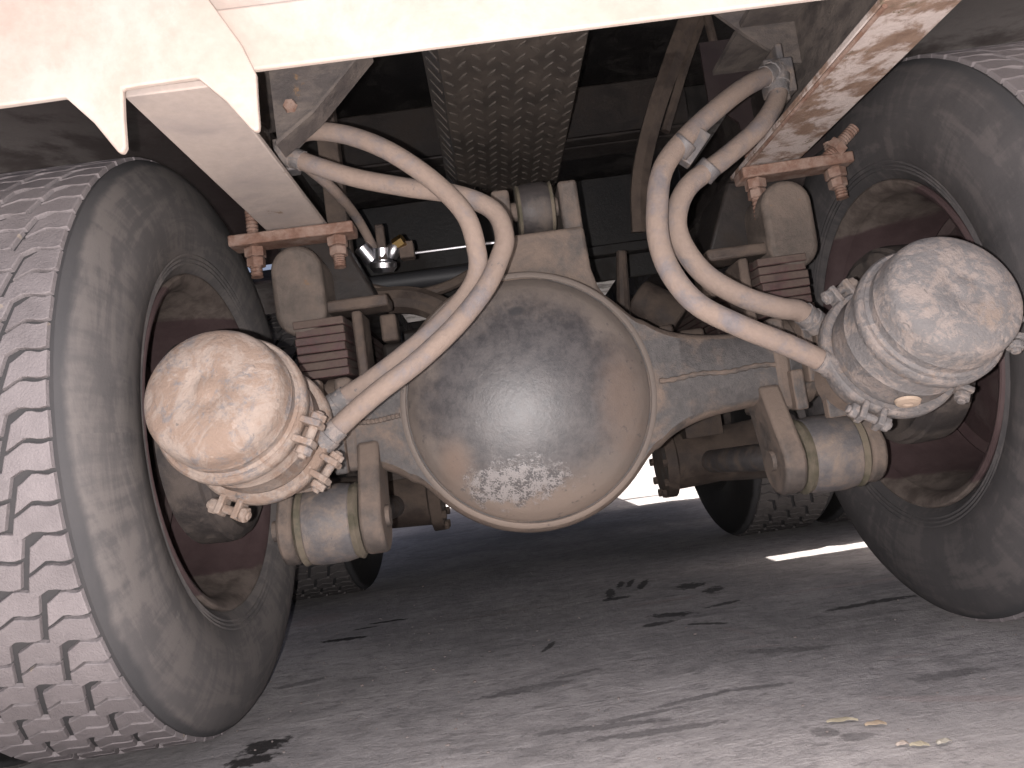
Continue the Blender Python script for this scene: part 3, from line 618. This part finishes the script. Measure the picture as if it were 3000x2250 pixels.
b = BM(); box(b, (-0.405, -0.225, 0.935), (0.035, 0.03, 0.055)); obj('hose_bracket', b, 'bush_grey', truck, bevel=0.003)

# --- what hangs above and ahead of the axle
b = BM(); z = 1.12                                   # checker plate strip seen from below
prism(b, [(-0.140, z), (0.126, z), (0.126, z + 0.035), (0.122, z + 0.035), (0.122, z + 0.004), (-0.138, z + 0.004), (-0.166, z + 0.045), (-0.170, z + 0.043)], 'y', -0.35, 0.78)
cp = obj('checker_plate', b, 'checker', truck)
b = BM(); NX, DY = 10, 0.045
for j in range(int(1.1 / DY)):
    for i in range(NX):
        x = -0.128 + i * 0.243 / (NX - 1); y = -0.34 + j * DY + (DY / 2 if i % 2 else 0)
        a = R(38 if i % 2 else -38); pts = []
        for q in range(8):
            t = 2 * math.pi * q / 8; lx, ly = 0.0040 * math.cos(t), 0.0165 * math.sin(t)
            pts.append((x + lx * math.cos(a) - ly * math.sin(a), y + lx * math.sin(a) + ly * math.cos(a)))
        A = [b.verts.new((p[0], p[1], z + 0.001)) for p in pts]; B2 = [b.verts.new((x + (p[0] - x) * 0.6, y + (p[1] - y) * 0.75, z - 0.0028)) for p in pts]
        b.faces.new(B2)
        for q in range(8): b.faces.new((A[q], A[(q + 1) % 8], B2[(q + 1) % 8], B2[q]))
    yy = -0.34 + j * DY; box(b, (-0.1535, yy, z + 0.0195), (0.036, 0.008, 0.004), Matrix.Rotation(R(57), 3, 'Y').to_quaternion().to_euler())
obj('raised_bar', b, 'checker_bar', cp, kind='stuff')
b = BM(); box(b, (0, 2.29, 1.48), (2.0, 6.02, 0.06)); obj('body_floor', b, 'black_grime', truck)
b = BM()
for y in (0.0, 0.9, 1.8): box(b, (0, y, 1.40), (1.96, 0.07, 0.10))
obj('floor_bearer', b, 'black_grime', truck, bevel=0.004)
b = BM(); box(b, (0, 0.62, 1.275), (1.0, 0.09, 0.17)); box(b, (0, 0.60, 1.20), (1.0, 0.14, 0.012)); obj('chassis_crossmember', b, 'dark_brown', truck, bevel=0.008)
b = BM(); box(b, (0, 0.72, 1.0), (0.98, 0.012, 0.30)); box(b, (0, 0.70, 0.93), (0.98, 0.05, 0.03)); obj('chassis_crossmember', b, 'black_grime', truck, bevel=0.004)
b = BM(); prism(b, [(-0.388, 0.905), (-0.330, 0.945), (-0.238, 1.035), (-0.238, 1.06), (-0.388, 1.06)], 'y', -0.352, -0.344); prism(b, [(-0.388, 0.905), (-0.330, 0.945), (-0.238, 1.035), (-0.238, 1.031), (-0.330, 0.939), (-0.388, 0.899)], 'y', -0.36, -0.31)
obj('corner_gusset', b, 'grey_plate', truck)
b = BM(); lathe(b, [(-0.006, 0.011), (-0.012, 0.009), (-0.012, 0)], (-0.362, -0.352, 0.955), (0, 1, 0), 6, False); obj('gusset_bolt', b, 'rust', truck)
b = BM(); box(b, (-0.392, 0.1, 1.06), (0.040, 0.012, 0.42)); box(b, (-0.374, 0.115, 1.06), (0.006, 0.04, 0.42)); obj('hanger_strap', b, 'brown_dusty', truck, bevel=0.002)
b = BM(); tube(b, [(0.511, 0.40, 1.46), (0.43, 0.40, 1.315), (0.352, 0.4, 1.16), (0.30, 0.40, 1.02), (0.285, 0.42, 0.90)], lambda t: 0.028 - 0.006 * t, 6); tube(b, [(0.545, 0.41, 1.46), (0.46, 0.41, 1.30), (0.385, 0.41, 1.14)], 0.012, 6)
obj('brace', b, 'brown_dusty', truck)
b = BM(); tube(b, [(0.530, 0.40, 1.44), (0.545, 0.4, 1.25), (0.556, 0.4, 1.08), (0.560, 0.4, 0.92)], 0.011, 8); obj('tie_rod', b, 'brown_dusty', truck)
b = BM(); prism(b, [(0.345, 1.13), (0.40, 1.075), (0.47, 1.015), (0.62, 1.0), (0.70, 1.2), (0.345, 1.2)], 'y', -0.155, -0.147); obj('side_panel', b, 'grey_plate', truck)
b = BM(); prism(b, [(0.40, 1.07), (0.455, 1.02), (0.47, 0.90), (0.50, 0.88), (0.66, 0.96), (0.70, 1.2), (0.40, 1.2)], 'y', 0.10, 0.108); obj('side_panel', b, 'maroon', truck)
for s in (-1, 1):                                    # mudguards over the rear wheels, front ends drawn out to shade the ground
    b = BM(); rr2 = [(0.63, 0.636)]
    P = [(-0.24, 1.155), (0.30, 1.165), (0.60, 1.12), (0.775, 1.05)]; prism(b, P + [(y, z - 0.008) for y, z in P[::-1]], 'x', s * 0.54, s * 1.25); obj('mudguard', b, 'maroon', truck)
    for P in ([(0.905, 1.03), (1.02, 1.09), (1.19, 1.14)], [(1.25, 1.15), (1.6, 1.165), (1.95, 1.12), (2.15, 0.95)]):  # added forward pieces, gapped so strips of sun reach the ground
        b = BM(); prism(b, P + [(y, z - 0.008) for y, z in P[::-1]], 'x', s * 0.54, s * 1.25); obj('mudguard', b, 'maroon', truck)
    # trunnion at the middle of the springs
    b = BM(); lathe(b, [(0.0, 0.06), (0.0, 0.098), (0.03, 0.098), (0.035, 0.080), (0.16, 0.074), (0.30, 0.085)], (s * 0.302, 0.7, 0.325), (s, 0, 0), 32)
    for k in range(10): nut(b, V(s * 0.298, 0.7 + 0.088 * math.cos(k * 0.628), 0.325 + 0.088 * math.sin(k * 0.628)), (1, 0, 0), 0.012, 0.014)
    box(b, (s * 0.412, 0.7, 0.50), (0.10, 0.20, 0.24)); obj('trunnion', b, 'brown_dusty', truck, bevel=0.003)
b = BM(); box(b, (0.80, 2.52, 0.74), (0.66, 1.05, 0.72)); obj('sun_block_box', b, 'dark_brown', truck, bevel=0.03)  # added box that keeps the sun off the ground ahead
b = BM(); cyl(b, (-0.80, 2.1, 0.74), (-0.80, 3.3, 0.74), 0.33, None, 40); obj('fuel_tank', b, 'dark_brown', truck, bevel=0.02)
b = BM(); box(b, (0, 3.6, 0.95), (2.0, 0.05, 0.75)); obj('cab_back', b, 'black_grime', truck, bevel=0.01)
b = BM()                                             # the forward axle and its shaft
lathe(b, [(-0.55, 0.07), (-0.22, 0.075), (-0.16, 0.14), (-0.10, 0.17), (0.10, 0.17), (0.16, 0.14), (0.22, 0.075), (0.55, 0.07)], (-0.05, 1.4, 0.52), (1, 0, 0), 32)
lathe(b, [(0, 0.16), (0.15, 0.12), (0.28, 0.08), (0.33, 0.06)], (-0.05, 1.30, 0.54), (0, -1, 0), 28)
fa = obj('forward_axle', b, 'dark_brown', truck)
b = BM(); cyl(b, (-0.05, 1.0, 0.55), (-0.05, 0.18, 0.56), 0.045, 0.045, 20); lathe(b, [(0, 0.13), (0.16, 0.10), (0.26, 0.07), (0.30, 0.05)], (-0.05, 0.08, 0.55), (0, 1, 0), 28); obj('propeller_shaft', b, 'black_grime', truck)
b = BM(); cyl(b, (0.21, 0.3, 0.83), (0.188, 0.3, 0.64), 0.012, 0.018, 10); obj('valve_rod', b, 'brown_dusty', truck)
b = BM(); cyl(b, (0.25, 0.42, 0.74), (0.34, 0.40, 0.66), 0.05, 0.06, 16); obj('brake_valve', b, 'brown_dusty', truck, bevel=0.006)
for c_, s_ in (((0.235, 0.10, 0.590), (0.03, 0.03, 0.06)), ((0.285, 0.10, 0.580), (0.05, 0.03, 0.05))):
    b = BM(); box(b, c_, s_); obj('bracket_lug', b, 'brown_dusty', axle, bevel=0.006)
for c_, s_ in (((0.33, 0.72, 0.66), (0.16, 0.10, 0.16)), ((-0.22, 0.5, 0.69), (0.22, 0.14, 0.10)), ((-0.30, 0.25, 0.62), (0.10, 0.08, 0.12))):
    b = BM(); box(b, c_, s_); obj('chassis_bracket', b, 'dark_brown', truck, bevel=0.01)
b = BM(); tube(b, [(-0.36, 0.2, 0.80), (-0.28, 0.2, 0.775), (-0.2, 0.2, 0.78), (-0.13, 0.22, 0.81)], 0.012, 10); tube(b, [(-0.36, 0.2, 0.77), (-0.26, 0.18, 0.755), (-0.17, 0.17, 0.70)], 0.03, 10); obj('brake_line', b, 'brown_dusty', truck)
# plated air fitting and the black pipe by the left rail
b = BM(); lathe(b, [(0, 0.020), (0.01, 0.028), (0.02, 0.028), (0.024, 0.020), (0.05, 0.020), (0.05, 0.014)], (-0.316, 0.135, 0.815), (0.1, -0.25, 1), 18); lathe(b, [(0, 0.017), (0.035, 0.017), (0.038, 0.011)], (-0.335, 0.13, 0.842), (-0.5, -0.3, 0.8), 20); lathe(b, [(0, 0.013), (0.008, 0.015), (0.02, 0.015), (0.03, 0.010)], (-0.297, 0.125, 0.842), (0.5, -0.3, 0.8), 20)
af = obj('air_fitting', b, 'chrome', truck)
b = BM(); lathe(b, [(0, 0.013), (0.022, 0.013)], (-0.284, 0.118, 0.864), (0.8, -0.3, 0.3), 6); obj('fitting_nut', b, 'brass', af)
b = BM(); box(b, (-0.311, 0.118, 0.872), (0.018, 0.02, 0.075)); box(b, (-0.262, 0.13, 0.852), (0.03, 0.03, 0.035)); obj('fitting_bracket', b, 'brown_dusty', af, bevel=0.003)
b = BM(); cyl(b, (-0.262, 0.15, 0.851), (-0.06, 0.13, 0.845), 0.0035, None, 8); obj('brake_pipe', b, 'chrome', truck)
b = BM(); cyl(b, (-0.40, 0.30, 0.83), (0.05, 0.30, 0.825), 0.020, None, 20); obj('air_pipe', b, 'pipe', truck)

# ------------------------------------------------------------------ small litter on the ground
def leaf_bit(x, y, L, wd, ang, col, label):
    m = dirty('dry ' + label[:14], col, [c * 1.15 for c in col], [c * 0.9 for c in col], 0.4, 40, 120, 0.85, 0.3)
    b = BM(); n = 7
    for i in range(n):
        pass
    top = []; bot = []
    for i in range(n):
        t = i / (n - 1); hw = 0.62 * wd * (math.sin(math.pi * (0.04 + 0.92 * t)) ** 0.6) * (1 + 0.18 * math.sin(7 * t + x * 90)); zz = 0.0022 + 0.0022 * math.sin(math.pi * t) + 0.0008 * math.sin(11 * t)
        for e, a in ((-1, 0), (0, 0.0015), (1, 0)):
            top.append(b.verts.new(((t - 0.5) * L, e * hw, zz + a))); bot.append(b.verts.new(((t - 0.5) * L, e * hw * 0.95, zz + a - 0.0007)))
    for i in range(n - 1):
        for k in range(2):
            b.faces.new((top[3 * i + k], top[3 * i + 3 + k], top[3 * i + 4 + k], top[3 * i + 1 + k])); b.faces.new((bot[3 * i + k], bot[3 * i + 1 + k], bot[3 * i + 4 + k], bot[3 * i + 3 + k]))
        for k in (0, 2): b.faces.new((top[3 * i + k], bot[3 * i + k], bot[3 * i + 3 + k], top[3 * i + 3 + k]))
    for i in (0, n - 1):
        for k in range(2): b.faces.new((top[3 * i + k], bot[3 * i + k], bot[3 * i + k + 1], top[3 * i + k + 1]))
    o = obj('dry_leaf', b, m); o.location = (x, y, -0.001); o.rotation_euler = (0, 0, ang)
    o['label'] = label; o['category'] = 'leaf'; o['group'] = 'dry leaf scraps on the ground'
leaf_bit(0.271, -0.400, 0.040, 0.010, R(-10), (0.62, 0.54, 0.4), 'long yellowish leaf scrap lying left of the round orange one')
leaf_bit(0.303, -0.427, 0.027, 0.011, R(-8), (0.68, 0.53, 0.39), 'short orange leaf scrap between the long yellowish one and the pair')
leaf_bit(0.302, -0.497, 0.016, 0.009, R(5), (0.66, 0.55, 0.48), 'small pinkish leaf scrap touching a yellow one near the bottom edge')
leaf_bit(0.318, -0.506, 0.022, 0.010, R(-15), (0.64, 0.56, 0.42), 'yellow leaf scrap touching the pinkish one near the bottom edge')
leaf_bit(0.347, -0.508, 0.020, 0.009, R(12), (0.58, 0.53, 0.45), 'pale greyish leaf scrap alone at the far right of the leaves')
leaf_bit(-0.560, -0.305, 0.030, 0.008, R(20), (0.48, 0.36, 0.3), 'brown leaf scrap on the ground by the left tyre tread')
b = BM()
for i in range(260):
    x, y = random.uniform(-0.75, 0.75), random.uniform(-0.55, 1.3)
    if i > 190: x, y = random.gauss(-0.45, 0.25), random.uniform(-0.4, 0.6)
    r = random.uniform(0.0009, 0.0024) * (1.8 if random.random() < 0.08 else 1)
    m = Matrix.Translation((x, y, 0.001)) @ Matrix.Rotation(random.random() * 6, 4, 'Z') @ Matrix.Diagonal((1.3, 0.9, 0.7, 1))
    bmesh.ops.create_icosphere(b, subdivisions=1, radius=r, matrix=m)
o = obj('gravel', b, dirty('pale grit', (0.26, 0.22, 0.21), (0.42, 0.37, 0.35), (0.33, 0.27, 0.245), 0.4, 60, 200, 0.7, 0.1), kind='stuff')
